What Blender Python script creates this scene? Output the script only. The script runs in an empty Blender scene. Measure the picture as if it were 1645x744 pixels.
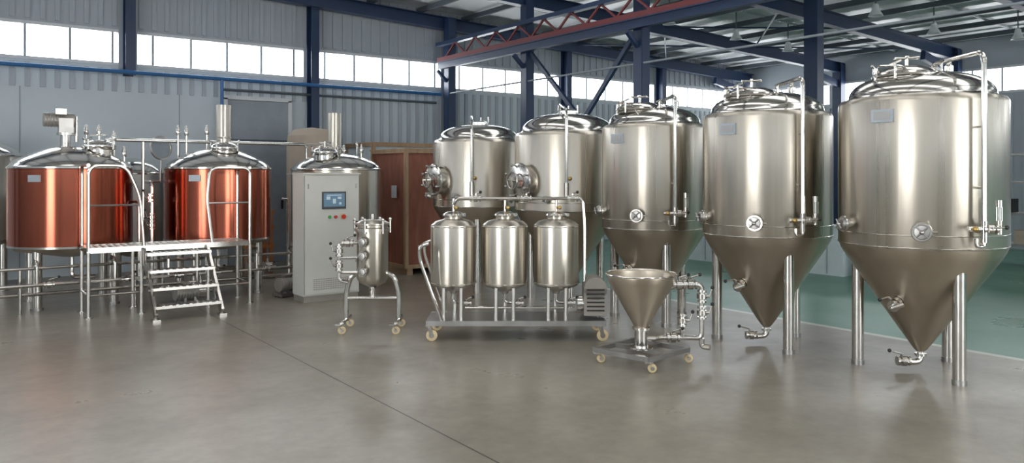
import bpy, bmesh, math, random
from mathutils import Vector, Matrix
random.seed(4)
SA, CA = 0.5935, 0.8048
RZ = -math.radians(36.41)
def V(xr, z):            # room position from (right, forward) survey offsets of the tripod
    return (SA*z + CA*xr, CA*z - SA*xr, 0.0)

# ---------------------------------------------------------------- materials
def newmat(name):
    m = bpy.data.materials.new(name); m.use_nodes = True
    nt = m.node_tree; b = nt.nodes['Principled BSDF']
    return m, nt, b
def simple(name, col, rough=.5, metal=0., noise=.06, nscale=6., bump=0.):
    m, nt, b = newmat(name)
    b.inputs['Roughness'].default_value = rough
    b.inputs['Metallic'].default_value = metal
    tc = nt.nodes.new('ShaderNodeTexCoord'); n = nt.nodes.new('ShaderNodeTexNoise')
    n.inputs['Scale'].default_value = nscale; n.inputs['Detail'].default_value = 4
    nt.links.new(tc.outputs['Object'], n.inputs['Vector'])
    r = nt.nodes.new('ShaderNodeValToRGB')
    r.color_ramp.elements[0].position = .3; r.color_ramp.elements[1].position = .7
    r.color_ramp.elements[0].color = (*[c*(1-noise) for c in col], 1)
    r.color_ramp.elements[1].color = (*[min(1, c*(1+noise)) for c in col], 1)
    nt.links.new(n.outputs['Fac'], r.inputs['Fac']); nt.links.new(r.outputs['Color'], b.inputs['Base Color'])
    if bump:
        bp = nt.nodes.new('ShaderNodeBump'); bp.inputs['Strength'].default_value = bump; bp.inputs['Distance'].default_value = .01
        nt.links.new(n.outputs['Fac'], bp.inputs['Height']); nt.links.new(bp.outputs['Normal'], b.inputs['Normal'])
    return m
def brushed(name, col, rough=.2, sc=(22, 22, .25), bump=.05, var=.08, aniso=0.):
    m, nt, b = newmat(name)
    b.inputs['Metallic'].default_value = 1
    tc = nt.nodes.new('ShaderNodeTexCoord'); mp = nt.nodes.new('ShaderNodeMapping')
    mp.inputs['Scale'].default_value = sc
    n = nt.nodes.new('ShaderNodeTexNoise'); n.inputs['Scale'].default_value = 1.0; n.inputs['Detail'].default_value = 3
    nt.links.new(tc.outputs['Object'], mp.inputs['Vector']); nt.links.new(mp.outputs['Vector'], n.inputs['Vector'])
    r = nt.nodes.new('ShaderNodeMapRange')
    r.inputs['From Min'].default_value = .3; r.inputs['From Max'].default_value = .7
    r.inputs['To Min'].default_value = rough*.85; r.inputs['To Max'].default_value = rough*1.18
    nt.links.new(n.outputs['Fac'], r.inputs['Value']); nt.links.new(r.outputs['Result'], b.inputs['Roughness'])
    cr = nt.nodes.new('ShaderNodeValToRGB')
    cr.color_ramp.elements[0].position = .3; cr.color_ramp.elements[1].position = .7
    cr.color_ramp.elements[0].color = (*[c*(1-var) for c in col], 1)
    cr.color_ramp.elements[1].color = (*[min(1, c*(1+var)) for c in col], 1)
    nt.links.new(n.outputs['Fac'], cr.inputs['Fac']); nt.links.new(cr.outputs['Color'], b.inputs['Base Color'])
    if aniso > 0:
        tg = nt.nodes.new('ShaderNodeTangent'); tg.direction_type = 'RADIAL'; tg.axis = 'Z'
        nt.links.new(tg.outputs['Tangent'], b.inputs['Tangent'])
        b.inputs['Anisotropic'].default_value = aniso; b.inputs['Anisotropic Rotation'].default_value = .25
    if bump > 0:
        bp = nt.nodes.new('ShaderNodeBump'); bp.inputs['Strength'].default_value = bump; bp.inputs['Distance'].default_value = .02
        nt.links.new(n.outputs['Fac'], bp.inputs['Height']); nt.links.new(bp.outputs['Normal'], b.inputs['Normal'])
    return m
def emis(name, col, s):
    m, nt, b = newmat(name)
    b.inputs['Base Color'].default_value = (*col, 1)
    b.inputs['Emission Color'].default_value = (*col, 1); b.inputs['Emission Strength'].default_value = s
    return m

STEEL = brushed('steel_brushed', (.58, .54, .475), .31, (14, 14, .12), .08, .08, .75)
STEELC = brushed('steel_cone', (.55, .485, .40), .36, (6, 6, 1), 0, .05, .5)
POL = brushed('steel_polished', (.70, .685, .655), .14, (5, 5, 5), 0, .03)
PIPE = brushed('steel_pipe', (.58, .56, .53), .2, (8, 8, 8), 0, .05)
DSTEEL = brushed('steel_dull', (.42, .41, .40), .35, (8, 8, 8), 0, .1)
COPPER = brushed('copper_polished', (.43, .125, .078), .19, (4, 4, .4), .05, .22, .6)
NAVY = simple('navy_paint', (.016, .036, .09), .4)
NAVY2 = simple('blue_paint_pipe', (.03, .13, .32), .4)
RUST = simple('red_oxide', (.15, .03, .035), .6)
WALLU = simple('wall_ribbed_sheet', (.39, .43, .475), .55, noise=.04, nscale=1.2)
WALLL = simple('wall_smooth_panel', (.53, .60, .65), .5, noise=.05, nscale=.8)
DOORM = simple('door_gray', (.27, .31, .35), .5)
FRAME = simple('window_frame_white', (.6, .63, .66), .5)
ROOF = simple('roof_sheet', (.80, .80, .81), .35, noise=.06, nscale=2)
PURL = simple('purlin_galv', (.08, .10, .12), .5)
CABW = simple('cabinet_powder_coat', (.60, .60, .57), .4, noise=.02)
BLACK = simple('black_rubber', (.02, .02, .02), .5)
SCREENB = simple('screen_bezel', (.06, .07, .08), .4)
SCREEN = emis('screen_blue', (.10, .18, .26), .35)
SCRL = emis('screen_light', (.4, .5, .55), .3)
RED = simple('red_plastic', (.6, .03, .02), .4)
GREEN = simple('green_plastic', (.03, .4, .08), .4)
YEL = simple('yellow_polyurethane', (.62, .50, .30), .5)
WHITEP = simple('white_board', (.62, .70, .74), .5)
BEIGE = simple('beige_wrap', (.5, .42, .34), .7)
PLATE = simple('nameplate', (.42, .46, .50), .3, .6)
BRASS = simple('brass', (.55, .38, .15), .3, 1)
MOTOR = simple('motor_grey', (.33, .31, .28), .45, .3)
ORANGE = simple('orange_wood', (.5, .2, .07), .6)
GLASS = simple('sight_glass', (.5, .55, .52), .05, .2)
def wood(name, c1, c2):
    m, nt, b = newmat(name)
    tc = nt.nodes.new('ShaderNodeTexCoord'); mp = nt.nodes.new('ShaderNodeMapping'); mp.inputs['Scale'].default_value = (3, 3, .6)
    n = nt.nodes.new('ShaderNodeTexNoise'); n.inputs['Scale'].default_value = 2.5; n.inputs['Detail'].default_value = 6; n.inputs['Distortion'].default_value = 1.2
    r = nt.nodes.new('ShaderNodeValToRGB'); r.color_ramp.elements[0].position = .3; r.color_ramp.elements[1].position = .7
    r.color_ramp.elements[0].color = (*c1, 1); r.color_ramp.elements[1].color = (*c2, 1)
    nt.links.new(tc.outputs['Object'], mp.inputs['Vector']); nt.links.new(mp.outputs['Vector'], n.inputs['Vector'])
    nt.links.new(n.outputs['Fac'], r.inputs['Fac']); nt.links.new(r.outputs['Color'], b.inputs['Base Color'])
    b.inputs['Roughness'].default_value = .6
    return m
PLY = wood('plywood_red', (.22, .075, .045), (.33, .125, .08))
PINE = wood('pine_batten', (.34, .22, .13), (.46, .32, .2))
WIN = emis('window_frosted_daylight', (.95, .98, 1.0), 8.5)
ROOFFILL = emis('rooflight_sheet_daylight', (1.0, .99, .97), 2.0)  # emission for the added out-of-view roof strips that fill the room from above

def floor_mat():
    m, nt, b = newmat('floor_concrete_epoxy')
    N, L = nt.nodes.new, nt.links.new
    tc = N('ShaderNodeTexCoord'); sp = N('ShaderNodeSeparateXYZ'); L(tc.outputs['Object'], sp.inputs['Vector'])
    n1 = N('ShaderNodeTexNoise'); n1.inputs['Scale'].default_value = .9; n1.inputs['Detail'].default_value = 9; n1.inputs['Roughness'].default_value = .6
    L(tc.outputs['Object'], n1.inputs['Vector'])
    n2 = N('ShaderNodeTexNoise'); n2.inputs['Scale'].default_value = 9; n2.inputs['Detail'].default_value = 6; n2.inputs['Roughness'].default_value = .65
    L(tc.outputs['Object'], n2.inputs['Vector'])
    r = N('ShaderNodeValToRGB'); r.color_ramp.elements[0].position = .3; r.color_ramp.elements[1].position = .7
    r.color_ramp.elements[0].color = (.205, .183, .148, 1); r.color_ramp.elements[1].color = (.315, .288, .238, 1)
    L(n1.outputs['Fac'], r.inputs['Fac'])
    r2 = N('ShaderNodeMapRange'); r2.inputs['From Min'].default_value = .3; r2.inputs['From Max'].default_value = .7; r2.inputs['To Min'].default_value = .88; r2.inputs['To Max'].default_value = 1.1
    L(n2.outputs['Fac'], r2.inputs['Value'])
    mul = N('ShaderNodeVectorMath'); mul.operation = 'SCALE'; L(r.outputs['Color'], mul.inputs[0]); L(r2.outputs['Result'], mul.inputs['Scale'])
    def band(sock, c, hw):
        s = N('ShaderNodeMath'); s.operation = 'COMPARE'; s.inputs[1].default_value = c; s.inputs[2].default_value = hw
        L(sock, s.inputs[0]); return s.outputs[0]
    def mix(fac, a, col):
        x = N('ShaderNodeMix'); x.data_type = 'RGBA'; L(fac, x.inputs[0]); L(a, x.inputs[6]); x.inputs[7].default_value = (*col, 1); return x.outputs[2]
    def mx(a, b_):
        s = N('ShaderNodeMath'); s.operation = 'MAXIMUM'; L(a, s.inputs[0]); L(b_, s.inputs[1]); return s.outputs[0]
    j = mx(band(sp.outputs['X'], 2.5, .006), band(sp.outputs['X'], -2.6, .006))
    col = mix(j, mul.outputs[0], (.045, .04, .034))
    g = N('ShaderNodeMath'); g.operation = 'GREATER_THAN'; g.inputs[1].default_value = 7.56; L(sp.outputs['X'], g.inputs[0])
    col = mix(g.outputs[0], col, (.085, .22, .15))
    col = mix(band(sp.outputs['X'], 7.52, .045), col, (.50, .52, .45))
    L(col, b.inputs['Base Color'])
    rr = N('ShaderNodeMapRange'); rr.inputs['From Min'].default_value = .3; rr.inputs['From Max'].default_value = .7
    rr.inputs['To Min'].default_value = .38; rr.inputs['To Max'].default_value = .26
    L(n1.outputs['Fac'], rr.inputs['Value']); L(rr.outputs['Result'], b.inputs['Roughness'])
    return m
FLOOR = floor_mat()

# ---------------------------------------------------------------- builder
class O:
    def __init__(s, name, loc=(0, 0, 0), rz=0., single=False):
        s.name = name; s.loc = loc; s.rz = rz; s.parts = {}; s.single = single
    def add(s, part, verts, faces, mat):
        p = s.parts.setdefault(part, dict(v=[], f=[], m=[], mats=[]))
        if mat not in p['mats']: p['mats'].append(mat)
        mi = p['mats'].index(mat); o = len(p['v'])
        p['v'] += [tuple(v) for v in verts]
        for f in faces:
            p['f'].append([i+o for i in f]); p['m'].append(mi)
    def done(s):
        if not s.single:
            e = bpy.data.objects.new(s.name, None); e.location = s.loc; e.rotation_euler = (0, 0, s.rz)
            e.empty_display_size = .2
            bpy.context.collection.objects.link(e)
        for pn, p in s.parts.items():
            me = bpy.data.meshes.new(pn); me.from_pydata(p['v'], [], p['f'])
            for m in p['mats']: me.materials.append(m)
            me.polygons.foreach_set('material_index', p['m'])
            bm = bmesh.new(); bm.from_mesh(me)
            bmesh.ops.remove_doubles(bm, verts=bm.verts, dist=1e-5)
            bmesh.ops.recalc_face_normals(bm, faces=bm.faces)
            bm.to_mesh(me); bm.free()
            me.polygons.foreach_set('use_smooth', [True]*len(me.polygons))
            me.set_sharp_from_angle(angle=math.radians(32))
            ob = bpy.data.objects.new(s.name if s.single else pn, me)
            bpy.context.collection.objects.link(ob)
            if s.single: ob.location = s.loc; ob.rotation_euler = (0, 0, s.rz)
            else: ob.parent = e
def box(o, part, c, s, mat, rot=None):
    vs = []
    for dx in (-.5, .5):
        for dy in (-.5, .5):
            for dz in (-.5, .5):
                v = Vector((dx*s[0], dy*s[1], dz*s[2]))
                if rot is not None: v = rot @ v
                vs.append(v + Vector(c))
    o.add(part, vs, [(0, 1, 3, 2), (4, 6, 7, 5), (0, 4, 5, 1), (2, 3, 7, 6), (0, 2, 6, 4), (1, 5, 7, 3)], mat)
def frame(axis):
    a = Vector(axis).normalized()
    t = Vector((1, 0, 0)) if abs(a.x) < .9 else Vector((0, 1, 0))
    x = (t - a*t.dot(a)).normalized(); y = a.cross(x)
    return x, y, a
def lathe(o, part, prof, mat, org=(0, 0, 0), axis=(0, 0, 1), n=32):
    x, y, a = frame(axis); org = Vector(org); vs = []; fs = []
    for (r, h) in prof:
        for i in range(n):
            t = 2*math.pi*i/n
            vs.append(org + a*h + x*(r*math.cos(t)) + y*(r*math.sin(t)))
    for k in range(len(prof)-1):
        for i in range(n):
            j = (i+1) % n
            A, B, C, D = k*n+i, k*n+j, (k+1)*n+j, (k+1)*n+i
            if prof[k][0] < 1e-6: fs.append((A, C, D))
            elif prof[k+1][0] < 1e-6: fs.append((A, B, D))
            else: fs.append((A, B, C, D))
    o.add(part, vs, fs, mat)
def cyl(o, part, p0, p1, r, mat, r2=None, n=16):
    p0 = Vector(p0); p1 = Vector(p1); h = (p1-p0).length; r2 = r if r2 is None else r2
    lathe(o, part, [(0, 0), (r, 0), (r2, h), (0, h)], mat, p0, p1-p0, n)
def ball(o, part, c, r, mat, n=14):
    lathe(o, part, [(r*math.sin(math.pi*i/8), -r*math.cos(math.pi*i/8)) for i in range(9)], mat, c, (0, 0, 1), n)
def tube(o, part, pts, r, mat, fil=.06, n=10, closed=False):
    P = [Vector(p) for p in pts]; path = []
    if closed: path = P
    else:
        path.append(P[0])
        for i in range(1, len(P)-1):
            a = P[i-1]-P[i]; b = P[i+1]-P[i]; f = min(fil, a.length*.49, b.length*.49)
            a.normalize(); b.normalize(); s, e = P[i]+a*f, P[i]+b*f
            for k in range(7):
                t = k/6; path.append(s*(1-t)**2 + P[i]*2*t*(1-t) + e*t*t)
        path.append(P[-1])
    m = len(path); vs = []; fs = []; nx = None
    for i in range(m):
        if closed: d = path[(i+1) % m]-path[i-1]
        elif i == 0: d = path[1]-path[0]
        elif i == m-1: d = path[-1]-path[-2]
        else: d = path[i+1]-path[i-1]
        if d.length < 1e-9: d = Vector((0, 0, 1))
        d.normalize()
        if nx is None: nx = frame(d)[0]
        nx = (nx - d*nx.dot(d)).normalized(); ny = d.cross(nx)
        for k in range(n):
            t = 2*math.pi*k/n; vs.append(path[i] + nx*(r*math.cos(t)) + ny*(r*math.sin(t)))
    for i in range(m if closed else m-1):
        for k in range(n):
            j = (k+1) % n; i2 = (i+1) % m
            fs.append((i*n+k, i*n+j, i2*n+j, i2*n+k))
    if not closed:
        fs.append(tuple(range(n))[::-1]); fs.append(tuple((m-1)*n+k for k in range(n)))
    o.add(part, vs, fs, mat)
def ring(o, part, c, axis, R, r, mat, n=28):
    x, y, a = frame(axis); c = Vector(c)
    tube(o, part, [c + x*(R*math.cos(2*math.pi*i/n)) + y*(R*math.sin(2*math.pi*i/n)) for i in range(n)], r, mat, n=8, closed=True)
def D(ang): return Vector((math.cos(math.radians(ang)), math.sin(math.radians(ang)), 0))
def bar(o, part, p0, p1, w, h, mat):
    p0 = Vector(p0); p1 = Vector(p1); d = p1-p0; L = d.length; d.normalize()
    up = Vector((0, 0, 1)) if abs(d.z) < .95 else Vector((0, 1, 0))
    s = d.cross(up).normalized(); u = s.cross(d)
    M = Matrix((s, d, u)).transposed()
    box(o, part, (p0+p1)/2, (w, L, h), mat, M)
def ibeam(o, part, p0, p1, w, h, mat):
    p0 = Vector(p0); p1 = Vector(p1); d = (p1-p0).normalized()
    up = Vector((0, 0, 1)) if abs(d.z) < .95 else Vector((0, 1, 0))
    s = d.cross(up).normalized(); u = s.cross(d)
    t = .018
    bar(o, part, p0, p1, t, h, mat)
    bar(o, part, p0+u*(h/2), p1+u*(h/2), w, t, mat)
    bar(o, part, p0-u*(h/2), p1-u*(h/2), w, t, mat)
def butterfly(o, part, p, axis, r=.035, handle=(0, 0, 1), hl=.12):
    p = Vector(p); a = Vector(axis).normalized(); h = Vector(handle).normalized()
    cyl(o, part, p-a*.05, p+a*.05, r*.75, POL)
    cyl(o, part, p-a*.02, p+a*.02, r*1.35, PIPE, n=20)
    for s in (-.045, .045): cyl(o, part, p+a*(s-.008), p+a*(s+.008), r*1.25, POL, n=20)
    cyl(o, part, p, p+h*(r*2.0), .010, PIPE, n=8)
    q = p+h*(r*2.0); cyl(o, part, q, q+(a*.8+h*.25).normalized()*hl, .007, PIPE, n=8)
    e = q+(a*.8+h*.25).normalized()*hl; ball(o, part, e, .016, BLACK, 10)
def tri_port(o, part, c, d, L=.09, r=.05, cross=True):
    c = Vector(c); d = Vector(d).normalized()
    cyl(o, part, c-d*.05, c+d*L, r*.8, POL, n=24)
    lathe(o, part, [(0, -.012), (r*1.25, -.012), (r*1.35, 0), (r*1.25, .012), (0, .012)], PIPE, c+d*L, d, 28)
    lathe(o, part, [(r*1.0, .012), (r*.9, .03), (0, .035)], DSTEEL, c+d*L, d, 24)
    if cross:
        x, y, a = frame(d); q = c+d*(L+.045)
        for v in (x+y, x-y):
            v.normalize(); cyl(o, part, q-v*r*1.0, q+v*r*1.0, .006, DSTEEL, n=8)
        ball(o, part, q, .018, DSTEEL, 10)
        cyl(o, part, c+d*L+x*r*1.3, c+d*L+x*r*1.9, .008, PIPE, n=8)

# ---------------------------------------------------------------- room shell
X0, X1, Y0, Y1 = -8., 18.6, -8., 14.
WB, WT = 3.37, 3.95
def rh(x): return 4.6 + .04*(X1-x)
o = O('floor', single=True); box(o, 'f', ((X0+X1)/2, (Y0+Y1)/2, -.1), (X1-X0+.4, Y1-Y0+.4, .2), FLOOR); o.done()
def prism_y(o, part, pts, y0, y1, mat):
    n = len(pts); vs = [(x, y0, z) for x, z in pts]+[(x, y1, z) for x, z in pts]
    fs = [tuple(range(n)), tuple(range(n, 2*n))[::-1]]+[(i, (i+1) % n, n+(i+1) % n, n+i) for i in range(n)]
    o.add(part, vs, fs, mat)
# north wall
o = O('wall_north', single=True)
box(o, 'w', ((X0+X1)/2, Y1+.08, WB/2), (X1-X0+.3, .16, WB), WALLL)
prism_y(o, 'w', [(X0-.15, WT), (X1+.15, WT), (X1+.15, rh(X1)), (X0-.15, rh(X0))], Y1, Y1+.16, WALLU)
x = X0
while x < X1-.1:
    zb = 2.95 if x < 5.7 else .35
    box(o, 'w', (x+.1, Y1-.012, (zb+WB-.05)/2), (.07, .024, WB-.05-zb), WALLU)
    box(o, 'w', (x+.1, Y1-.012, (WT+.05+rh(x+.1)-.02)/2), (.07, .024, rh(x+.1)-.07-WT), WALLU)
    x += .2
for xx in (-3.0, -.3, 1.0, 3.3): box(o, 'w', (xx, Y1-.004, 1.5), (.012, .01, 2.9), DOORM)
o.done()
def winstrip(name, fixed, a0, a1, axis, breaks, sgn):
    o = O(name, single=True)
    def b(a, w, z, h, off, th, mat):
        if axis == 'x': box(o, 'w', (a, fixed+sgn*off, z), (w, th, h), mat)
        else: box(o, 'w', (fixed+sgn*off, a, z), (th, w, h), mat)
    mid, L = (a0+a1)/2, a1-a0
    b(mid, L, (WB+WT)/2, WT-WB, .06, .03, WIN)
    for z in (WB+.02, WT-.02): b(mid, L, z, .05, .02, .08, FRAME)
    k = int(L/.6)
    for i in range(k+1): b(a0+L*i/k, .034, (WB+WT)/2, WT-WB, .02, .06, DOORM)
    for c in breaks: b(c, .28, (WB+WT)/2, WT-WB+.1, .0, .05, WALLU)
    o.done()
NC = [-6.8, -3.7, -.6, 2.5, 5.62, 8.6, 11.8, 15.0]
winstrip('window_1', Y1, X0, X1, 'x', NC, 1)
o = O('wall_east', single=True)
box(o, 'w', (X1+.08, (Y0+Y1)/2, WB/2), (.16, Y1-Y0, WB), WALLU)
box(o, 'w', (X1+.08, (Y0+Y1)/2, (WT+rh(X1))/2), (.16, Y1-Y0, rh(X1)-WT), WALLU)
y = Y0
while y < Y1:
    box(o, 'w', (X1-.012, y+.1, 1.7), (.024, .07, 3.2), WALLU); y += .25
o.done()
winstrip('window_2', X1, Y0, Y1, 'y', [11.2, 8.3, 5.4, 2.5, -.5, -3.5], 1)
# south + west walls with open loading doors
def wall_open(name, axis, fixed, a0, a1, d0, d1, dh, sgn):
    o = O(name, single=True)
    def b(p0, p1, z0, z1):
        if z1-z0 < .01: return
        if axis == 'x': box(o, 'w', ((p0+p1)/2, fixed+sgn*.08, (z0+z1)/2), (p1-p0, .16, z1-z0), WALLL)
        else: box(o, 'w', (fixed+sgn*.08, (p0+p1)/2, (z0+z1)/2), (.16, p1-p0, z1-z0), WALLL)
    b(a0, d0, 0, WB); b(d1, a1, 0, WB); b(d0, d1, dh, WB)
    if axis == 'x': prism_y(o, 'w', [(X0, WT), (X1, WT), (X1, rh(X1)), (X0, rh(X0))], fixed-.16, fixed, WALLU)
    else: b(a0, a1, WT, rh(X0))
    o.done()
wall_open('wall_south', 'x', Y0, X0, X1, 3., 8., 3.3, -1)
wall_open('wall_west', 'y', X0, Y0, Y1, -1.5, 3.0, 3.3, -1)
winstrip('window_3', Y0, X0, X1, 'x', NC, -1)
winstrip('window_4', X0, Y0, Y1, 'y', [11.2, 8.3, 5.4, 2.5, -.5, -3.5], -1)
# roof
o = O('ceiling', single=True)
prism_y(o, 'c', [(X0-.2, rh(X0)), (X1+.2, rh(X1)), (X1+.2, rh(X1)+.08), (X0-.2, rh(X0)+.08)], Y0-.2, Y1+.2, ROOF)
o.done()
# glowing strips added under the roof, out of view, for top-down fill light
for i, (xa, xb) in enumerate(((-6.5, -5.3), (-3.2, -2.0), (.1, 1.3), (3.4, 4.6), (6.7, 7.9), (10.4, 11.6), (14.2, 15.4))):
    o = O('window_%d' % (5+i), single=True)
    ya, yb = -6.5, (9.6 if xb < 9 else 4.0)
    prism_y(o, 'w', [(xa, rh(xa)-.012), (xb, rh(xb)-.012), (xb, rh(xb)-.004), (xa, rh(xa)-.004)], ya, yb, ROOFFILL)
    o.done()
o = O('roof_structure')
for yy in (13.75, 11.0, 8.2, 5.35, 2.5, -.4, -3.3):
    ibeam(o, 'rafter', (X0, yy, rh(X0)-.30), (X1, yy, rh(X1)-.30), .16, .24, NAVY)
    bar(o, 'rafter_haunch', (X1-.05, yy, rh(X1)-.75), (X1-1.6, yy, rh(X1)-.45), .1, .18, NAVY)
x = X0+.5
while x < X1:
    bar(o, 'purlin', (x, Y0, rh(x)-.09), (x, Y1, rh(x)-.09), .05, .10, PURL); x += 1.1
for yy in (12.4, 9.6, 6.8, 3.9):
    bar(o, 'sheet_rib', (8.8, yy, rh(8.8)-.03), (X1, yy, rh(X1)-.03), .03, .04, FRAME)
for (xa, ya, xb, yb) in ((12, 13.7, 15, 11), (15, 13.7, 12, 11), (12, 11, 15, 8.2), (15, 11, 12, 8.2), (15, 11, 18, 8.2)):
    cyl(o, 'tie_rod', (xa, ya, rh(xa)-.24), (xb, yb, rh(xb)-.24), .018, NAVY, n=8)
o.done()
for xx in NC:
    o = O('wall_column', (xx, Y1-.14, 0))
    t = rh(xx)-.2; b0 = 0 if xx not in (2.5, -.6) else 3.2
    ibeam(o, 'shaft', (0, 0, b0), (0, 0, t), .15, .2, NAVY)
    box(o, 'plate', (0, -.11, (b0+t)/2), (.15, .012, t-b0), NAVY)
    o.done()
for yy in (11.0, 8.2, 5.35, 2.5, -.4, -3.3):
    o = O('wall_column', (X1-.15, yy, 0)); ibeam(o, 'shaft', (0, 0, 0), (0, 0, rh(X1)-.2), .2, .22, NAVY); 
    box(o, 'plate', (-.11, 0, 2.1), (.012, .2, 4.2), NAVY); o.done()
o = O('building_column', (12.2, 7.74, 0))
for s in (-.12, .12): box(o, 'flange', (0, s, 2.4), (.2, .016, 4.8), NAVY)
box(o, 'web', (0, 0, 2.4), (.016, .24, 4.8), NAVY); box(o, 'flange', (-.1, 0, 2.4), (.012, .24, 4.8), NAVY)
box(o, 'base', (0, 0, .012), (.4, .4, .024), NAVY)
o.done()
# crane runway
o = O('crane_runway')
CX = 8.45
for yy, w in ((13.6, .2), (11.0, .2), (8.2, .2), (2.4, .2)):
    for s in (-.08, .08): box(o, 'column', (CX+s, yy, 2.4), (.016, .17, 4.8), NAVY)
    box(o, 'column', (CX, yy, 2.4), (.15, .02, 4.8), NAVY)
    box(o, 'column_base', (CX, yy, .012), (.34, .34, .024), NAVY)
    box(o, 'column', (CX, yy-.085, 2.4), (.16, .012, 4.8), NAVY)
    bar(o, 'bracket', (CX-.08, yy, 3.50), (CX-.3, yy, 3.7), .06, .06, NAVY)
ibeam(o, 'runway_beam', (CX-.22, -2, 3.81), (CX-.22, 13.7, 3.81), .10, .13, NAVY)
bar(o, 'runway_rail', (CX-.22, -2, 3.93), (CX-.22, 13.7, 3.93), .05, .09, RUST)
bar(o, 'upper_chord', (CX-.22, -2, 4.24), (CX-.22, 13.7, 4.24), .12, .07, NAVY)
y = -2.
while y < 13.2:
    bar(o, 'lattice', (CX-.22, y, 3.96), (CX-.22, y+.35, 4.22), .03, .03, RUST)
    bar(o, 'lattice', (CX-.22, y+.35, 4.22), (CX-.22, y+.7, 3.96), .03, .03, RUST); y += .7
bar(o, 'brace', (CX, 8.3, 3.75), (CX, 10.9, 1.0), .06, .07, NAVY)
bar(o, 'brace', (CX, 10.9, 3.75), (CX, 8.3, 1.3), .06, .07, NAVY)
tube(o, 'conduit', [(CX-.05, 13.6, 3.25), (CX-.05, -2, 3.25)], .016, DOORM)
o.done()
# pipes on the north wall
o = O('wall_pipe_blue')
tube(o, 'main', [(X0, Y1-.3, 3.24), (8.3, Y1-.3, 3.24)], .035, NAVY2)
tube(o, 'drop', [(3.92, Y1-.3, 3.24), (3.92, Y1-.3, 2.1), (3.92, Y1-.3, .4)], .03, NAVY2)
tube(o, 'conduit', [(4.0, Y1-.1, 3.08), (8.3, Y1-.1, 3.08)], .025, PURL)
o.done()
o = O('door_1')
box(o, 'leaf', (4.62, Y1-.04, 1.45), (1.12, .05, 2.9), DOORM)
for xx in (4.04, 5.2): box(o, 'jamb', (xx, Y1-.05, 1.47), (.07, .09, 2.94), FRAME)
box(o, 'head', (4.62, Y1-.05, 2.95), (1.22, .09, .07), FRAME)
box(o, 'rail', (4.62, Y1-.07, 2.2), (1.1, .02, .04), PURL)
box(o, 'handle', (5.05, Y1-.09, 1.05), (.03, .04, .16), BLACK)
o.done()
# low partitions on the right
for (xx, y0, y1, h) in ((11.6, 5.4, 6.4, .75), (11.6, 6.7, 8.3, .75), (10.9, 1.6, 3.6, .9), (11.6, 8.6, 10.2, .75)):
    o = O('low_partition', (xx, (y0+y1)/2, 0))
    L = y1-y0
    box(o, 'panel', (0, 0, h/2), (.5, L, h), WHITEP); box(o, 'cap', (0, 0, h+.015), (.54, L+.04, .03), FRAME)
    for k in range(3): box(o, 'seam', (-.253, -L/2+L*(k+.5)/3, h/2), (.01, .015, h-.05), DOORM)
    o.done()
# racks far right
for (rx, ry) in ((15.5, 5.2), (13.6, 2.9)):
    o = O('storage_rack', (rx, ry, 0))
    for a in (-1.2, 0, 1.2):
        for b in (-.25, .25): box(o, 'post', (b, a, 1.0), (.05, .05, 2.0), DSTEEL)
    for z in (.35, .9, 1.45, 1.95):
        box(o, 'shelf', (0, 0, z), (.55, 2.5, .04), DSTEEL)
    for i in range(9):
        box(o, 'carton', (0, -1.05+i*.26, .37+.12+.55*(i % 3)), (.35, .2, .24), (BEIGE, BLACK, MOTOR)[i % 3])
    o.done()
# high bay lamps
for (xx, yy) in ((12.5, 9.6), (14.2, 9.6), (12.5, 6.8), (14.5, 6.8), (10.6, 9.6), (16, 6.0)):
    t = rh(xx)
    o = O('high_bay_lamp', (xx, yy, 0))
    cyl(o, 'stem', (0, 0, t-.45), (0, 0, t-.02), .012, PURL, n=8)
    lathe(o, 'shade', [(.03, .2), (.05, .18), (.06, .1), (.12, 0), (.11, 0), (.05, .09), (0, .1)], FRAME, (0, 0, t-.62), n=20)
    o.done()

# ---------------------------------------------------------------- fermenters
def manhole_top(o, c, r=.22):
    c = Vector(c)
    lathe(o, 'manhole', [(r*.92, -.12), (r*.92, .04), (r*1.08, .045), (r*1.1, .06), (r*1.08, .075), (r*.98, .08), (r*.9, .10), (r*.55, .13), (0, .14)], POL, c, n=40)
    ring(o, 'manhole', c+Vector((0, 0, .03)), (0, 0, 1), r*1.0, .014, PIPE)
    for k in range(4):
        d = D(45+90*k); q = c+d*(r*1.08)
        cyl(o, 'manhole', q+Vector((0, 0, .02)), q+Vector((0, 0, .14)), .011, PIPE, n=8)
        s = Vector((-d.y, d.x, 0))
        cyl(o, 'manhole', q+Vector((0, 0, .13))-s*.045, q+Vector((0, 0, .16))+s*.045, .010, PIPE, n=8)
    cyl(o, 'manhole', c+Vector((0, 0, .12)), c+Vector((0, 0, .22)), .014, PIPE, n=10)
    for a in (0, 60, 120):
        d = D(a+10); cyl(o, 'manhole', c+Vector((0, 0, .2))-d*.1, c+Vector((0, 0, .2))+d*.1, .009, PIPE, n=8)
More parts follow.
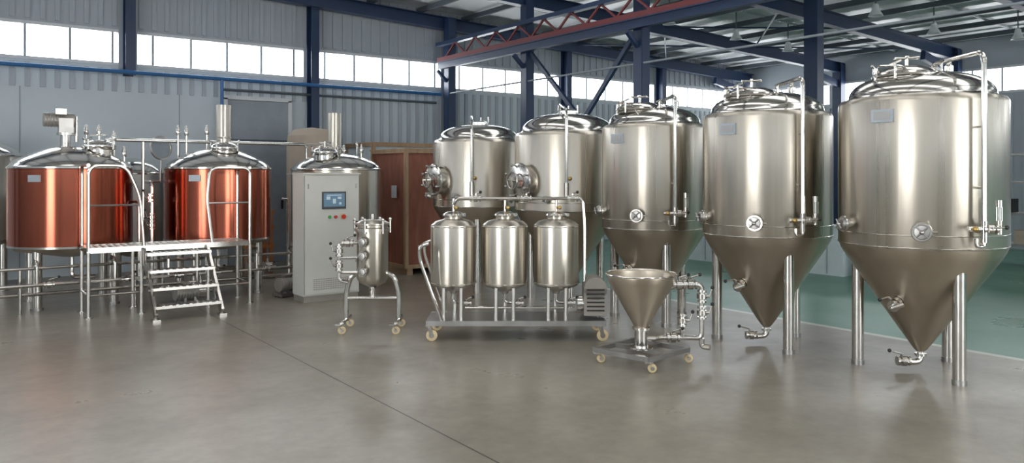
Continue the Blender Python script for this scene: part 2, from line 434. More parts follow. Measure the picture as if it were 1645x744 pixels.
def tank_profile(o, R, zb, zt, ztop, tip):
    lathe(o, 'shell', [(R*.985, zb-.015), (R, zb), (R, zt-.03), (R*.992, zt-.01), (R*.965, zt+.012), (R*.92, zt+.022)], STEEL, n=96)
    for z in (zb+.0, zb+.095):
        ring(o, 'weld_band', (0, 0, z), (0, 0, 1), R+.0015, .004, PIPE, n=96)
    H = ztop-zt-.02; pr = [(R*.93, zt+.015), (R*.885, zt+.03)]
    for i in range(11):
        t = i/10; pr.append((R*.87*math.cos(t*math.pi/2)**.75 if i < 10 else 0, zt+.04+(H-.02)*math.sin(t*math.pi/2)))
    lathe(o, 'dome', pr, POL, n=72)
    lathe(o, 'cone', [(R*.985, zb-.015), (R*.965, zb-.05), (R*.9, zb-.12), (.085, tip+.07), (.05, tip+.02), (.03, tip), (0, tip)], STEELC, n=72)
def fermenter(loc, R, zb, zt, ztop, tip, legR, legs):
    o = O('conical_fermenter', loc, RZ)
    tank_profile(o, R, zb, zt, ztop, tip)
    for a in legs:
        d = D(a)*legR; zl = zb-.02
        cyl(o, 'leg', (d.x, d.y, .03), (d.x, d.y, zl-.06), .048, PIPE, n=24)
        cyl(o, 'leg', (d.x, d.y, 0), (d.x, d.y, .04), .052, DSTEEL, n=24)
        lathe(o, 'leg', [(.048, 0), (.06, .04), (.05, .12)], PIPE, (d.x, d.y, zl-.14), n=24)
    manhole_top(o, (-.18, -.13, ztop-.10), .235)
    zp = ztop+.07
    tube(o, 'cip_pipe', [(.09, -.02, ztop-.06), (.09, -.02, zp), (.1, -R-.07, zp), (.1, -R-.07, 1.22)], .019, POL, fil=.09)
    cyl(o, 'cip_pipe', (.09, -.02, ztop-.05), (.09, -.02, ztop+.03), .035, PIPE)
    for z in (1.95, 1.5): cyl(o, 'cip_pipe', (.1, -R-.07, z), (.1, -R+.02, z), .008, PIPE, n=8)
    # sampling / sight glass group
    y = -R-.07
    cyl(o, 'sample_group', (-.02, y, 1.2), (.22, y, 1.2), .02, POL)
    butterfly(o, 'sample_group', (.14, y, 1.2), (1, 0, 0), .028, (0, -1, .2), .08)
    cyl(o, 'sample_group', (.21, y, 1.16), (.21, y, 1.26), .024, PIPE)
    cyl(o, 'sample_group', (.21, y, 1.26), (.21, y, 1.36), .014, GLASS)
    cyl(o, 'sample_group', (.21, y, 1.36), (.21, y, 1.41), .024, POL)
    for s in (-.02, .02): cyl(o, 'sample_group', (.21+s, y, 1.25), (.21+s, y, 1.37), .004, PIPE, n=6)
    cyl(o, 'sample_group', (.1, y, 1.1), (.1, y, 1.26), .026, PIPE)
    tube(o, 'sample_group', [(.1, y, 1.12), (.1, y, 1.07), (.03, y-.02, 1.07), (.03, y-.02, 1.13)], .013, POL, .03)
    ball(o, 'sample_group', (.02, y-.03, 1.2), .022, BRASS)
    cyl(o, 'sample_group', (.1, y, 1.18), (.1, -R+.02, 1.18), .018, PIPE)
    # ports
    for a, z, rr in ((-117, 1.17, .055), (-172, 1.2, .05)):
        d = D(a); tri_port(o, 'port', d*R+Vector((0, 0, z)), d, .05, rr)
    # racking valve on cone
    d = D(-140); zz = .62; rc = .085+(R*.9-.085)*((zz-tip-.07)/(zb-.12-tip-.07)); p = d*rc+Vector((0, 0, zz))
    dd = (d+Vector((0, 0, -.35))).normalized()
    cyl(o, 'racking_valve', p-dd*.05, p+dd*.05, .025, POL)
    butterfly(o, 'racking_valve', p+dd*.1, dd, .036, (-.7, .2, .7), .11)
    tube(o, 'racking_valve', [p+dd*.14, p+dd*.19, p+dd*.17+Vector((.07, -.04, .03))], .02, PIPE, .03)
    # bottom outlet
    tube(o, 'bottom_valve', [(0, 0, tip+.02), (0, 0, .065), (-.14, -.02, .065)], .026, POL, .05, 14)
    lathe(o, 'bottom_valve', [(0, 0), (.045, 0), (.045, .02), (0, .02)], PIPE, (0, 0, tip-.035), n=20)
    butterfly(o, 'bottom_valve', (-.15, -.02, .075), (-1, 0, 0), .03, (-.3, 0, 1), .1)
    # plate
    d = D(-142); c = d*(R+.004)+Vector((0, 0, zt-.14))
    M = Matrix.Rotation(math.radians(-142+90), 3, 'Z')
    box(o, 'nameplate', c, (.17, .02, .10), PLATE, M); box(o, 'nameplate', c+d*.011, (.13, .004, .065), DSTEEL, M)
    # relief valve + gauge
    cyl(o, 'relief_valve', (.25, .03, ztop-.1), (.25, .03, ztop+.02), .018, PIPE)
    lathe(o, 'relief_valve', [(0, 0), (.03, 0), (.032, .05), (.02, .07), (.02, .1), (0, .105)], POL, (.25, .03, ztop+.01), n=16)
    tube(o, 'vent_line', [(-.36, -.1, ztop-.13), (-.42, -.12, ztop+.04), (-.30, -.3, ztop+.02), (-.23, -.40, ztop-.12)], .009, POL, .04)
    cyl(o, 'vent_line', (-.42, -.12, ztop-.12), (-.42, -.12, ztop+.02), .016, PIPE)
    o.done()
LG = (156, -84, 36)
fermenter(V(3.35, 6.38), .625, 1.04, 2.19, 2.43, .15, .47, LG)
fermenter(V(2.42, 7.40), .59, 1.04, 2.15, 2.37, .15, .46, LG)
fermenter(V(1.57, 8.60), .57, 1.02, 2.12, 2.34, .15, .45, LG)

def unitank(loc, R, zb, zt, ztop):
    o = O('side_manhole_unitank', loc, RZ)
    tank_profile(o, R, zb, zt, ztop, .18)
    for a in (150, -90, 30):
        d = D(a)*(R*.78)
        cyl(o, 'leg', (d.x, d.y, 0), (d.x, d.y, zb-.14), .05, PIPE, n=20)
    d = Vector((-CA, -SA, 0)); c = d*(R-.04)+Vector((0, 0, 1.52))
    lathe(o, 'side_manhole', [(.19, 0), (.19, .12), (.215, .12), (.22, .135), (.21, .15), (.19, .155), (.1, .18), (0, .185)], PIPE, c, d, 36)
    x, y, a = frame(d)
    for k in range(8):
        t = math.radians(45*k+20); v = x*math.cos(t)+y*math.sin(t)
        cyl(o, 'side_manhole', c+d*.12+v*.2, c+d*.2+v*.2, .011, DSTEEL, n=8)
        ball(o, 'side_manhole', c+d*.2+v*.2, .018, DSTEEL, 8)
    ring(o, 'side_manhole', c+d*.24, d, .1, .01, PIPE)
    cyl(o, 'side_manhole', c+d*.17, c+d*.25, .015, PIPE)
    for v in (x, y): cyl(o, 'side_manhole', c+d*.24-v*.1, c+d*.24+v*.1, .008, PIPE, n=8)
    zp = ztop+.12
    tube(o, 'cip_pipe', [(-.1, -.1, ztop-.06), (-.1, -.1, zp), (-.06, -R-.06, zp-.12), (-.06, -R-.06, 1.3)], .017, POL, fil=.1)
    cyl(o, 'cip_pipe', (-.06, -R-.06, 1.3), (-.06, -R-.06, 1.5), .03, PIPE)
    cyl(o, 'cip_pipe', (-.06, -R-.06, 1.4), (-.06, -R+.02, 1.4), .015, PIPE)
    ball(o, 'cip_pipe', (-.02, -R-.1, 1.55), .025, BRASS)
    lathe(o, 'dome_neck', [(.12, -.05), (.12, .02), (.14, .025), (.14, .045), (.08, .07), (0, .075)], POL, (0, 0, ztop-.01), n=28)
    for a in (20, 80, 140):
        d = D(a); cyl(o, 'dome_neck', d*.14+Vector((0, 0, ztop)), d*.14+Vector((0, 0, ztop+.12)), .01, PIPE, n=8)
    tri_port(o, 'port', D(-172)*R+Vector((0, 0, 1.3)), D(-172), .05, .05)
    tri_port(o, 'port', D(-115)*R+Vector((0, 0, 1.3)), D(-115), .05, .035)
    o.done()
unitank(V(.70, 9.86), .665, 1.16, 2.10, 2.36)
unitank(V(-.47, 10.97), .64, 1.16, 2.06, 2.29)

# ---------------------------------------------------------------- brewhouse vessels
def vessel(name, loc, R, mat, zb=.74, zt=1.67, ztop=1.95, chimney=None, agit=False, man=None, valves=()):
    o = O(name, loc)
    lathe(o, 'shell', [(R*.98, zb-.01), (R, zb), (R, zt-.01), (R*.99, zt)], mat, n=96)
    lathe(o, 'rim', [(R*.99, zt-.005), (R*1.015, zt), (R*1.015, zt+.02), (R*.985, zt+.03)], POL, n=72)
    lathe(o, 'rim', [(R*.99, zb-.02), (R*1.01, zb-.015), (R*1.01, zb+.01), (R*.99, zb+.012)], PIPE, n=72)
    pr = [(R*.985, zt+.025), (R*.95, zt+.06), (R*.85, zt+.115), (R*.65, zt+.18), (R*.45, ztop-.04), (R*.25, ztop-.01), (0, ztop)]
    lathe(o, 'dome', pr, POL, n=72)
    lathe(o, 'bottom', [(R*.99, zb), (R*.9, zb-.06), (.1, zb-.16), (0, zb-.16)], STEELC, n=48)
    for a in (45, 135, 225, 315):
        d = D(a)*(R*.84)
        cyl(o, 'leg', (d.x, d.y, 0), (d.x, d.y, zb-.03), .055, PIPE, n=20)
        cyl(o, 'leg', (d.x, d.y, 0), (d.x, d.y, .03), .07, DSTEEL, n=20)
    tube(o, 'outlet', [(0, 0, zb-.15), (0, 0, .32), (.25, -.1, .32)], .026, POL, .06)
    if man: manhole_top(o, (man[0], man[1], ztop-.06), .18)
    if chimney:
        cx, cy, hh = chimney
        lathe(o, 'vapor_stack', [(.10, ztop-.08), (.10, hh), (.094, hh), (.094, ztop)], STEEL, (cx, cy, 0), n=32)
        ring(o, 'vapor_stack_ring', (cx, cy, ztop+.06), (0, 0, 1), .105, .012, PIPE)
    if agit:
        ax, ay = agit
        cyl(o, 'agitator', (ax, ay, ztop-.06), (ax, ay, ztop+.16), .06, PIPE, n=20)
        cyl(o, 'agitator', (ax, ay, ztop+.14), (ax, ay, ztop+.17), .1, PIPE, n=20)
        box(o, 'agitator', (ax, ay, ztop+.26), (.16, .16, .18), DSTEEL)
        cyl(o, 'agitator', (ax-.24, ay+.02, ztop+.33), (ax+.1, ay+.02, ztop+.33), .085, MOTOR, n=20)
        for k in range(7): ring(o, 'agitator', (ax-.22+k*.035, ay+.02, ztop+.33), (1, 0, 0), .088, .005, DSTEEL, 16)
        box(o, 'agitator', (ax-.06, ay-.06, ztop+.43), (.12, .1, .07), PIPE)
        cyl(o, 'agitator', (ax+.12, ay, ztop+.06), (ax+.12, ay, ztop+.38), .02, PIPE)
    for (vx, vy, h) in valves:
        cyl(o, 'dome_valve', (vx, vy, zt+.05), (vx, vy, h-.12), .013, PIPE, n=10)
        lathe(o, 'dome_valve', [(0, 0), (.022, 0), (.03, .02), (.03, .07), (.02, .09), (.015, .13), (0, .135)], POL, (vx, vy, h-.13), n=14)
    if mat is COPPER:
        d = D(-130); M = Matrix.Rotation(math.radians(-40), 3, 'Z')
        box(o, 'nameplate', d*(R+.005)+Vector((0, 0, zt-.12)), (.15, .015, .08), PLATE, M)
    o.done()
vessel('copper_brew_kettle', (1.34, 11.06, 0), .685, COPPER, agit=(-.05, .15), man=(.28, -.16), valves=((.2, .3, 2.24), (.35, .32, 2.24), (.5, .15, 2.16), (.55, -.25, 1.95)))
vessel('copper_brew_kettle', (3.08, 10.93, 0), .685, COPPER, chimney=(.12, .18, 2.56), man=(.02, -.2), valves=((-.45, .3, 2.26), (-.33, .35, 2.26), (-.05, .38, 2.28)))
vessel('hot_liquor_tank', (4.84, 11.0, 0), .67, STEEL, zb=.62, zt=1.66, ztop=1.92, chimney=(-.02, .05, 2.52), man=(-.28, -.2), valves=((.3, -.2, 2.05), (.22, .25, 2.05)))
vessel('stainless_storage_tank', (.35, 13.15, 0), .62, STEEL, zb=.7, zt=1.85, ztop=2.1, man=(.1, -.15))
vessel('stainless_storage_tank', (2.42, 13.1, 0), .45, DSTEEL, zb=.5, zt=1.6, ztop=1.85)
o = O('beige_wrapped_tank', (5.15, 12.75, 0))
lathe(o, 'body', [(0, 0), (.42, 0), (.42, 2.05), (.4, 2.25), (.3, 2.36), (0, 2.4)], BEIGE, n=40)
for z in (.4, 1.0, 1.6, 2.1): ring(o, 'strap', (0, 0, z), (0, 0, 1), .422, .008, FRAME)
o.done()

# brewhouse pipework
o = O('brewhouse_pipework')
def vline(pts, r=.022, mat=PIPE): tube(o, 'pipe', pts, r, mat, .07)
vline([(1.75, 11.25, 1.85), (1.75, 11.25, 2.05), (4.5, 11.35, 2.05), (4.5, 11.35, 1.8)])
vline([(3.3, 11.3, 1.9), (3.3, 11.3, 2.05)]); vline([(2.2, 11.28, 2.05), (2.2, 11.28, .3)])
vline([(2.2, 10.75, .3), (2.2, 10.75, 1.5), (2.2, 11.1, 1.5)])
vline([(2.05, 10.75, .25), (2.05, 10.75, 1.25), (2.0, 11.0, 1.25)], .018)
vline([(.5, 10.3, .34), (4.2, 10.3, .34)]); vline([(.5, 10.42, .52), (4.3, 10.42, .52)], .018)
vline([(.3, 10.6, .2), (4.4, 10.6, .2)])
for x_ in (.9, 1.7, 2.3, 2.75, 3.4, 3.95):
    vline([(x_, 10.3, .34), (x_, 10.3, .6), (x_, 10.6, .6), (x_, 10.6, .2)], .018)
    butterfly(o, 'valve', (x_+.12, 10.3, .34), (1, 0, 0), .03, (0, -.4, 1), .1)
for x_ in (.75, 1.95, 2.9): cyl(o, 'pipe_stand', (x_, 10.45, 0), (x_, 10.45, .52), .018, PIPE)
for (x_, z_) in ((2.18, 1.3), (2.2, 1.05), (2.2, .95)):
    butterfly(o, 'valve', (x_, 10.75, z_), (0, 0, 1), .032, (-1, -.4, 0), .1)
vline([(3.95, 10.9, 1.25), (4.05, 10.9, 1.25), (4.05, 10.9, .34)], .018)
ring(o, 'open_lid', (2.45, 11.4, 1.96), (.4, -1, .1), .15, .018, DSTEEL)
lathe(o, 'open_lid', [(0, 0), (.14, 0), (.14, .006), (0, .006)], DOORM, (2.45, 11.4, 1.96), (.4, -1, .1))
cyl(o, 'open_lid', (2.45, 11.4, 1.81), (2.42, 11.3, 1.5), .012, PIPE)
vline([(2.42, 11.3, 1.5), (2.2, 11.28, 1.5)], .012)
vline([(5.35, 11.4, 1.85), (5.35, 11.4, 2.1), (5.5, 11.9, 2.1)], .015)
cyl(o, 'pipe_stand', (4.05, 10.9, .34), (4.05, 10.9, 0), .018, PIPE)
o.done()
def pump(loc, rz=0, col=MOTOR):
    o = O('transfer_pump', loc, rz)
    box(o, 'base', (0, 0, .03), (.45, .2, .03), DSTEEL)
    for s in (-.18, .18):
        for t in (-.08, .08): cyl(o, 'foot', (s, t, 0), (s, t, .03), .015, BLACK, n=8)
    cyl(o, 'motor', (-.2, 0, .16), (.06, 0, .16), .09, col, n=24)
    for k in range(7): ring(o, 'motor', (-.18+k*.035, 0, .16), (1, 0, 0), .092, .005, DSTEEL, 20)
    box(o, 'motor', (-.07, 0, .255), (.1, .08, .05), DSTEEL)
    cyl(o, 'volute', (.06, 0, .16), (.16, 0, .16), .085, POL, n=24)
    cyl(o, 'volute', (.11, 0, .16), (.11, 0, .3), .022, PIPE); cyl(o, 'volute', (.16, 0, .16), (.24, 0, .16), .022, PIPE)
    for s in (-.1, .02): box(o, 'saddle', (s, 0, .07), (.03, .14, .08), DSTEEL)
    o.done()
pump((2.5, 10.0, 0), .1); pump((3.75, 10.0, 0), .3); pump((.2, 10.1, 0), -.2)
pump((4.0, 11.95, 0))
# orange wooden trestle behind
o = O('wooden_trestle', (4.12, 12.5, 0))
for a in (-.18, .18):
    for b in (-.15, .15): box(o, 'leg', (a, b, .5), (.05, .05, 1.0), ORANGE)
for z in (.45, .75, 1.0): box(o, 'rail', (0, 0, z), (.46, .36, .05), ORANGE)
o.done()

# ---------------------------------------------------------------- platform with stairs
o = O('brewing_platform')
DX0, DX1, DY0, DY1, DZ = 1.34, 3.12, 9.72, 10.22, .78
box(o, 'deck', ((DX0+DX1)/2, (DY0+DY1)/2, DZ-.012), (DX1-DX0, DY1-DY0, .016), DSTEEL)
bar(o, 'deck_edge', (DX0, DY0, DZ-.03), (DX1, DY0, DZ-.03), .03, .06, POL)
bar(o, 'deck_edge', (DX0, DY1, DZ-.03), (DX1, DY1, DZ-.03), .03, .06, POL)
for xx in (DX0, DX1): bar(o, 'deck_edge', (xx, DY0, DZ-.03), (xx, DY1, DZ-.03), .03, .06, POL)
for i in range(24):
    for j in range(6):
        box(o, 'tread_stud', (DX0+.06+i*.072, DY0+.06+j*.072, DZ-.001), (.03, .008, .006), POL)
for xx in (DX0, 1.88, 2.62, DX1):
    for yy in (DY0, DY1):
        cyl(o, 'post', (xx, yy, 0), (xx, yy, DZ-.05), .022, PIPE)
        cyl(o, 'post', (xx, yy, 0), (xx, yy, .012), .045, PIPE)
for yy in (DY0, DY1): cyl(o, 'brace', (DX0, yy, .25), (DX1 if yy == DY1 else 1.88, yy, .25), .014, PIPE, n=8)
cyl(o, 'brace', (2.62, DY0, .25), (DX1, DY0, .25), .014, PIPE, n=8)
for xx in (DX0, DX1): cyl(o, 'brace', (xx, DY0, .25), (xx, DY1, .25), .014, PIPE, n=8)
TZ = 1.70
tube(o, 'handrail', [(DX0, DY0, DZ-.04), (DX0, DY0, TZ), (1.72, DY0, TZ), (1.86, DY0-.02, 1.35), (1.90, DY0-.03, DZ)], .019, PIPE, .12)
tube(o, 'handrail', [(DX1, DY0, DZ-.04), (DX1, DY0, TZ-.02), (2.64, DY0, TZ-.02), (2.6, DY0-.02, 1.3), (2.66, DY0-.03, DZ)], .019, PIPE, .1)
tube(o, 'handrail', [(DX0, DY0, TZ), (DX0, DY1, TZ), (DX0, DY1, DZ)], .019, PIPE, .1)
tube(o, 'handrail', [(DX1, DY0, TZ-.02), (DX1, DY1, TZ-.02), (DX1, DY1, DZ)], .019, PIPE, .1)
cyl(o, 'handrail', (DX0, DY0, 1.25), (1.87, DY0, 1.25), .011, PIPE, n=8)
cyl(o, 'handrail', (DX1, DY0, 1.25), (2.6, DY0, 1.25), .011, PIPE, n=8)
SX0, SX1 = 1.9, 2.6
YT, YB = DY0-.02, 9.08
for xx in (SX0, SX1):
    bar(o, 'stringer', (xx, YT, DZ-.06), (xx, YB+.0, .04), .03, .10, PIPE)
    box(o, 'stringer', (xx, YB, .012), (.08, .1, .024), PIPE)
for k in range(4):
    t = (k+.4)/4.0; yy = YT-.04+(YB-YT)*t*.98; zz = DZ-.02-(DZ-.06)*t
    box(o, 'tread', ((SX0+SX1)/2, yy, zz), (SX1-SX0, .19, .03), PIPE)
    for j in range(9): box(o, 'tread', (SX0+.08+j*.07, yy, zz+.017), (.03, .15, .005), DSTEEL)
o.done()

# ---------------------------------------------------------------- control cabinet
o = O('control_cabinet', (4.015, 9.29, 0))
W, Dp, H = .75, .36, 1.6
box(o, 'plinth', (0, Dp/2, .04), (W-.02, Dp-.02, .08), MOTOR)
box(o, 'body', (0, Dp/2, .08+(H-.08)/2), (W, Dp, H-.08), CABW)
box(o, 'door', (0, -.008, .08+(H-.08)/2), (W-.03, .018, H-.12), CABW)
for s in (-1, 1): box(o, 'door_gap', (s*(W/2-.008), -.002, .84), (.006, .008, 1.48), MOTOR)
box(o, 'top_cap', (0, Dp/2-.01, H+.008), (W+.02, Dp+.04, .02), CABW)
box(o, 'screen', (.02, -.022, 1.27), (.32, .014, .22), SCREENB)
box(o, 'screen', (.02, -.030, 1.275), (.28, .006, .17), SCREEN)
for (a, b, w, h) in ((-.06, 1.30, .05, .04), (.02, 1.26, .04, .06), (.09, 1.3, .05, .03), (.02, 1.335, .2, .012), (.1, 1.23, .03, .03)):
    box(o, 'screen', (a, -.034, b), (w, .003, h), SCRL)
for (a, m) in ((-.04, GREEN), (.04, RED), (.14, RED)):
    cyl(o, 'button', (a, -.01, 1.06), (a, -.03, 1.06), .022, PIPE, n=16)
    cyl(o, 'button', (a, -.03, 1.06), (a, -.045, 1.06), .017, m, n=16)
cyl(o, 'button', (.14, -.045, 1.06), (.14, -.06, 1.06), .028, RED, n=16)
box(o, 'button', (.14, -.018, 1.06), (.07, .004, .07), YEL)
box(o, 'lock', (.33, -.022, .95), (.025, .02, .1), BLACK)
for j in range(6):
    for i in range(16): box(o, 'louver', (-.24+i*.032, -.0185, .16+j*.025), (.02, .006, .008), MOTOR)
for (a, b) in ((.32, .5), (.32, 1.45), (-.32, 1.45)): cyl(o, 'hinge', (a, -.02, b-.03), (a, -.02, b+.03), .008, PIPE, n=8)
o.done()

# ---------------------------------------------------------------- casters
def caster(o, x, y, z, rw=.045, mat=YEL):
    # z = underside of frame
    box(o, 'caster', (x, y, z-.006), (.07, .07, .012), PIPE)
    for s in (-.022, .022): bar(o, 'caster', (x+.01, y+s, z-.01), (x+.03, y+s, rw), .035, .004, PIPE)
    lathe(o, 'caster', [(0, -.016), (rw*.8, -.016), (rw, -.011), (rw, .011), (rw*.8, .016), (0, .016)], mat, (x+.03, y, rw), (0, 1, 0), 20)
    cyl(o, 'caster', (x+.03, y-.026, rw), (x+.03, y+.026, rw), rw*.45, PIPE, n=12)

# ---------------------------------------------------------------- filter housing
o = O('filter_housing_trolley', V(-1.43, 7.98), RZ)
lathe(o, 'housing', [(0, .44), (.05, .45), (.13, .49), (.16, .54), (.16, 1.02), (.18, 1.02), (.18, 1.05), (.16, 1.055), (.155, 1.06), (.155, 1.08), (.175, 1.085), (.175, 1.1), (.12, 1.13), (0, 1.14)], STEEL, n=40)
for k in range(6):
    d = D(60*k+15); cyl(o, 'clamp_bolt', d*.18+Vector((0, 0, 1.0)), d*.18+Vector((0, 0, 1.14)), .01, PIPE, n=8); ball(o, 'clamp_bolt', d*.18+Vector((0, 0, 1.14)), .017, POL, 8)
cyl(o, 'clamp_bolt', (0, 0, 1.13), (0, 0, 1.19), .02, PIPE)
for z in (.92, .78, .62): tri_port(o, 'sight_port', D(-108)*.15+Vector((0, 0, z)), D(-108), .05, .038, False)
for s in (-1, 1):
    tube(o, 'frame', [(s*.1, 0, .6), (s*.22, 0, .56), (s*.27, 0, .4), (s*.27, -.0, .12)], .026, POL, .1)
    tube(o, 'frame', [(s*.27, -.2, .11), (s*.27, .2, .11)], .02, POL)
    cyl(o, 'frame', (s*.27, 0, .12), (s*.27, 0, .1), .03, PIPE)
    for t in (-.2, .2): caster(o, s*.27-.03, t, .105, .04)
cyl(o, 'frame', (-.27, 0, .33), (.27, 0, .33), .018, POL)
tube(o, 'side_pipe', [(-.13, -.05, .9), (-.33, -.06, .9), (-.33, -.06, .6), (-.13, -.05, .6)], .018, POL, .05)
tube(o, 'side_pipe', [(-.33, -.06, .6), (-.33, -.06, .52), (-.24, -.06, .5)], .018, POL, .05)
cyl(o, 'side_pipe', (-.13, -.05, .75), (-.33, -.06, .75), .016, POL)
butterfly(o, 'side_valve', (-.33, -.06, .82), (0, 0, 1), .03, (-1, -.3, 0), .08)
butterfly(o, 'side_valve', (-.33, -.06, .67), (0, 0, 1), .03, (-1, -.3, 0), .08)
butterfly(o, 'side_valve', (-.24, -.06, .9), (1, 0, 0), .03, (0, -.3, 1), .08)
cyl(o, 'drain', (0, 0, .45), (0, 0, .36), .022, PIPE); butterfly(o, 'drain', (0, 0, .39), (0, 0, 1), .026, (.6, -1, 0), .07)
o.done()

# ---------------------------------------------------------------- CIP cart with three tanks
o = O('three_tank_cip_cart', V(.04, 7.72), RZ)
FZ = .17
for yy in (-.25, .25): bar(o, 'frame', (-.86, yy, FZ), (.86, yy, FZ), .05, .05, DSTEEL)
for xx in (-.84, -.28, .28, .84): bar(o, 'frame', (xx, -.25, FZ), (xx, .25, FZ), .05, .045, DSTEEL)
box(o, 'deck', (0, 0, FZ+.02), (1.66, .46, .008), DSTEEL)
for xx in (-.84, .80):
    for yy in (-.25, .25): caster(o, xx-.0, yy, FZ-.02, .055)
tube(o, 'push_handle', [(-.72, -.22, FZ+.02), (-.93, -.22, .78), (-.93, -.22, .9), (-.84, -.22, .93)], .016, POL, .08)
tube(o, 'push_handle', [(-.72, .22, FZ+.02), (-.93, .22, .78), (-.93, .22, .9), (-.84, .22, .93)], .016, POL, .08)
tube(o, 'push_handle', [(-.93, -.22, .9), (-.93, .22, .9)], .016, POL)
for i, xx in enumerate((-.62, -.11, .40)):
    R = .225
    lathe(o, 'tank_%d' % (i+1), [(0, .42), (.03, .42), (.04, .44), (R*.9, .5), (R*.98, .515), (R, .54), (R, 1.08), (R*.985, 1.1), (R*.8, 1.135), (.09, 1.16), (.09, 1.19)], STEEL, (xx, 0, 0), n=64)
    for z in (.53, 1.085): ring(o, 'tank_band', (xx, 0, z), (0, 0, 1), R+.001, .004, POL, 48)
    lathe(o, 'lid', [(.085, 0), (.105, 0), (.11, .015), (.105, .03), (.09, .035), (.06, .05), (0, .055)], PIPE, (xx, 0, 1.18), n=28)
    cyl(o, 'lid', (xx, 0, 1.22), (xx, 0, 1.36), .013, POL)
    ball(o, 'lid', (xx+.03, -.03, 1.27), .02, BRASS); box(o, 'lid', (xx+.1, -.03, 1.2), (.05, .03, .03), PIPE)
    for a in (-60, -120, 90):
        d = D(a)*.17; cyl(o, 'tank_leg', (xx+d.x, d.y, FZ+.02), (xx+d.x, d.y, .53), .02, POL)
    tube(o, 'outlet', [(xx, 0, .43), (xx, 0, .33), (xx+.14, -.05, .33)], .015, POL, .04)
    butterfly(o, 'outlet', (xx+.13, -.05, .33), (1, 0, 0), .025, (0, -.5, 1), .07)
tube(o, 'manifold', [(-.62, 0, 1.3), (-.58, -.02, 1.36), (-.5, -.02, 1.36), (.66, -.02, 1.36), (.68, -.02, 1.1), (.68, -.02, .42)], .017, PIPE, .06)
tube(o, 'manifold', [(-.5, -.08, .29), (.5, -.08, .29)], .015, POL)
for xx in (-.4, .1, .56): butterfly(o, 'manifold', (xx, -.02, 1.36), (1, 0, 0), .024, (0, 0, 1), .05)
# pump with louvred cover
box(o, 'pump_cover', (.77, -.06, .36), (.22, .26, .26), MOTOR)
cyl(o, 'pump_cover', (.77, -.19, .49), (.77, .07, .49), .11, MOTOR, n=28)
for k in range(6): box(o, 'pump_cover', (.77, -.193, .28+k*.04), (.17, .008, .014), BLACK)
cyl(o, 'pump_head', (.60, -.06, .33), (.67, -.06, .33), .075, POL, n=24)
o.done()

# ---------------------------------------------------------------- hopper trolley
o = O('hopper_mixing_trolley', V(1.10, 6.62), RZ)
R = .29
lathe(o, 'hopper', [(R+.012, .742), (R+.012, .755), (R, .757), (R-.012, .745), (R-.02, .70), (.05, .31), (.045, .22), (.05, .22), (.055, .30), (R-.008, .69), (R, .742), (R+.012, .742)], STEELC, n=56)
ring(o, 'hopper_rim', (0, 0, .752), (0, 0, 1), R+.006, .009, POL, 56)
cyl(o, 'column', (0, 0, .13), (0, 0, .3), .055, PIPE, n=28)
cyl(o, 'column', (0, 0, .28), (0, 0, .30), .075, POL, n=28)
cyl(o, 'column', (0, 0, .12), (0, 0, .135), .1, POL, n=28)
c4 = [(0, -.37), (.40, 0), (0, .37), (-.40, 0)]
for i in range(4):
    a, b = c4[i], c4[(i+1) % 4]
    bar(o, 'frame', (a[0], a[1], .11), (b[0], b[1], .11), .04, .04, DSTEEL)
    caster(o, a[0]*.93, a[1]*.93, .09, .036)
bar(o, 'frame', (-.2, -.185, .11), (.2, .185, .11), .04, .035, DSTEEL); bar(o, 'frame', (.2, -.185, .11), (-.2, .185, .11), .04, .035, DSTEEL)
tube(o, 'pipe', [(.1, 0, .2), (.16, .05, .2), (.40, .05, .2), (.52, .02, .2), (.52, .02, .66), (.3, .0, .66), (.22, 0, .62)], .021, PIPE, .05)
tube(o, 'pipe', [(.36, .05, .2), (.36, .05, .62), (.40, .05, .72)], .021, PIPE, .04)
cyl(o, 'pipe', (0, 0, .2), (.12, .0, .2), .021, PIPE)
tube(o, 'pipe', [(.52, .02, .2), (.52, .02, .13), (.58, -.02, .13)], .024, PIPE, .03)
for p_, ax, h in (((.36, .05, .35), (0, 0, 1), (1, -.4, 0)), ((.52, .02, .42), (0, 0, 1), (1, -.4, 0)), ((.42, .01, .66), (1, 0, 0), (0, -.2, 1)), ((.32, .0, .66), (1, 0, 0), (0, -.2, 1)), ((.28, .05, .2), (1, 0, 0), (0, -.3, 1)), ((.52, .02, .56), (0, 0, 1), (1, -.4, 0))):
    butterfly(o, 'valve', p_, ax, .032, h, .08)
o.done()

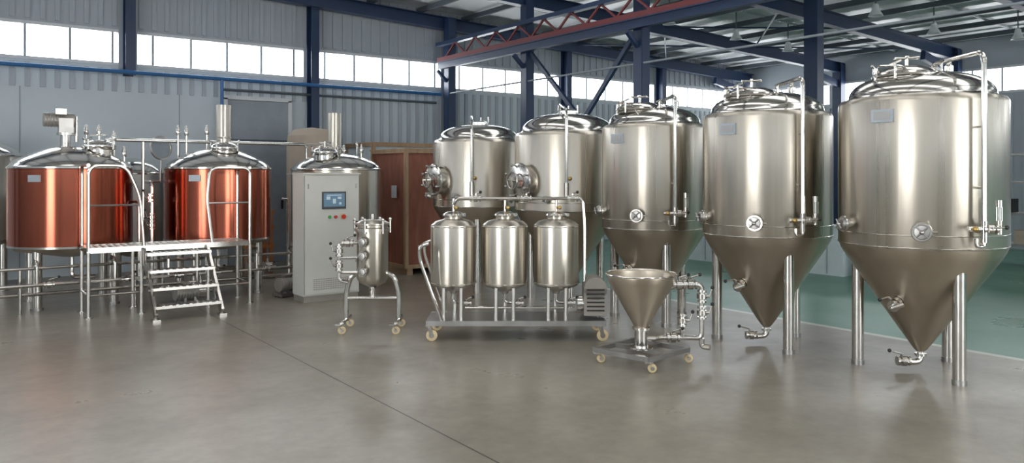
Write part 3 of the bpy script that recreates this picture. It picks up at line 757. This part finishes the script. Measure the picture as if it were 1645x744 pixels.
# ---------------------------------------------------------------- crates
def crate(loc, sx, sy, h, skin):
    o = O('wooden_crate', loc)
    box(o, 'panel', (sx/2, sy/2, .1+(h-.1)/2), (sx-.04, sy-.04, h-.1), skin)
    for a in (0, .5, 1): box(o, 'skid', (sx*a*.9+.05*sx, sy/2, .05), (.1, sy, .1), PINE)
    for (xa, ya) in ((0, 0), (sx, 0), (0, sy), (sx, sy)):
        box(o, 'corner_batten', (xa+(.02 if xa == 0 else -.02), ya, h/2+.05), (.05, .03, h-.1), PINE)
        box(o, 'corner_batten', (xa, ya+(.02 if ya == 0 else -.02), h/2+.05), (.03, .05, h-.1), PINE)
    for z in (.13, h-.03):
        for yy in (0, sy): box(o, 'rail', (sx/2, yy, z), (sx, .035, .06), PINE)
        for xx in (0, sx): box(o, 'rail', (xx, sy/2, z), (.035, sy, .06), PINE)
    box(o, 'lid', (sx/2, sy/2, h), (sx+.05, sy+.05, .025), PINE)
    if skin is PLY: box(o, 'label', (-.022, .35, h*.66), (.012, .16, .2), FRAME)
    o.done()
crate((5.95, 10.9, 0), 1.5, 1.2, 2.0, PLY)
crate((6.1, 12.35, 0), 1.6, 1.1, 2.15, WHITEP)

# ---------------------------------------------------------------- lights
def area(name, loc, rot, sx, sy, e, col=(1, 1, 1)):
    l = bpy.data.lights.new(name, 'AREA'); l.shape = 'RECTANGLE'; l.size = sx; l.size_y = sy; l.energy = e; l.color = col
    ob = bpy.data.objects.new(name, l); ob.location = loc; ob.rotation_euler = rot; bpy.context.collection.objects.link(ob)
area('daylight_south_door', (5.5, Y0-.3, 1.7), (math.radians(90), 0, 0), 5, 3.2, 360, (1, .98, .94))
area('daylight_west_door', (X0-.3, .75, 1.7), (0, -math.radians(90), 0), 3.2, 4.5, 360, (1, .98, .96))
w = bpy.data.worlds.new('World'); bpy.context.scene.world = w; w.use_nodes = True
nt = w.node_tree; bg = nt.nodes['Background']
sky = nt.nodes.new('ShaderNodeTexSky'); sky.sky_type = 'NISHITA'; sky.sun_disc = False; sky.sun_elevation = math.radians(40)
nt.links.new(sky.outputs['Color'], bg.inputs['Color']); bg.inputs['Strength'].default_value = .3

# ---------------------------------------------------------------- camera
cd = bpy.data.cameras.new('camera'); cam = bpy.data.objects.new('camera', cd); bpy.context.collection.objects.link(cam)
cam.location = (0, 0, 1.6); cam.rotation_euler = (math.radians(90), 0, RZ)
cd.sensor_width = 36; cd.lens = 1250/1645*36; cd.shift_y = -(372-280)/1645
cd.clip_end = 200
bpy.context.scene.camera = cam
vs = bpy.context.scene.view_settings
vs.view_transform = 'Standard'; vs.exposure = 0
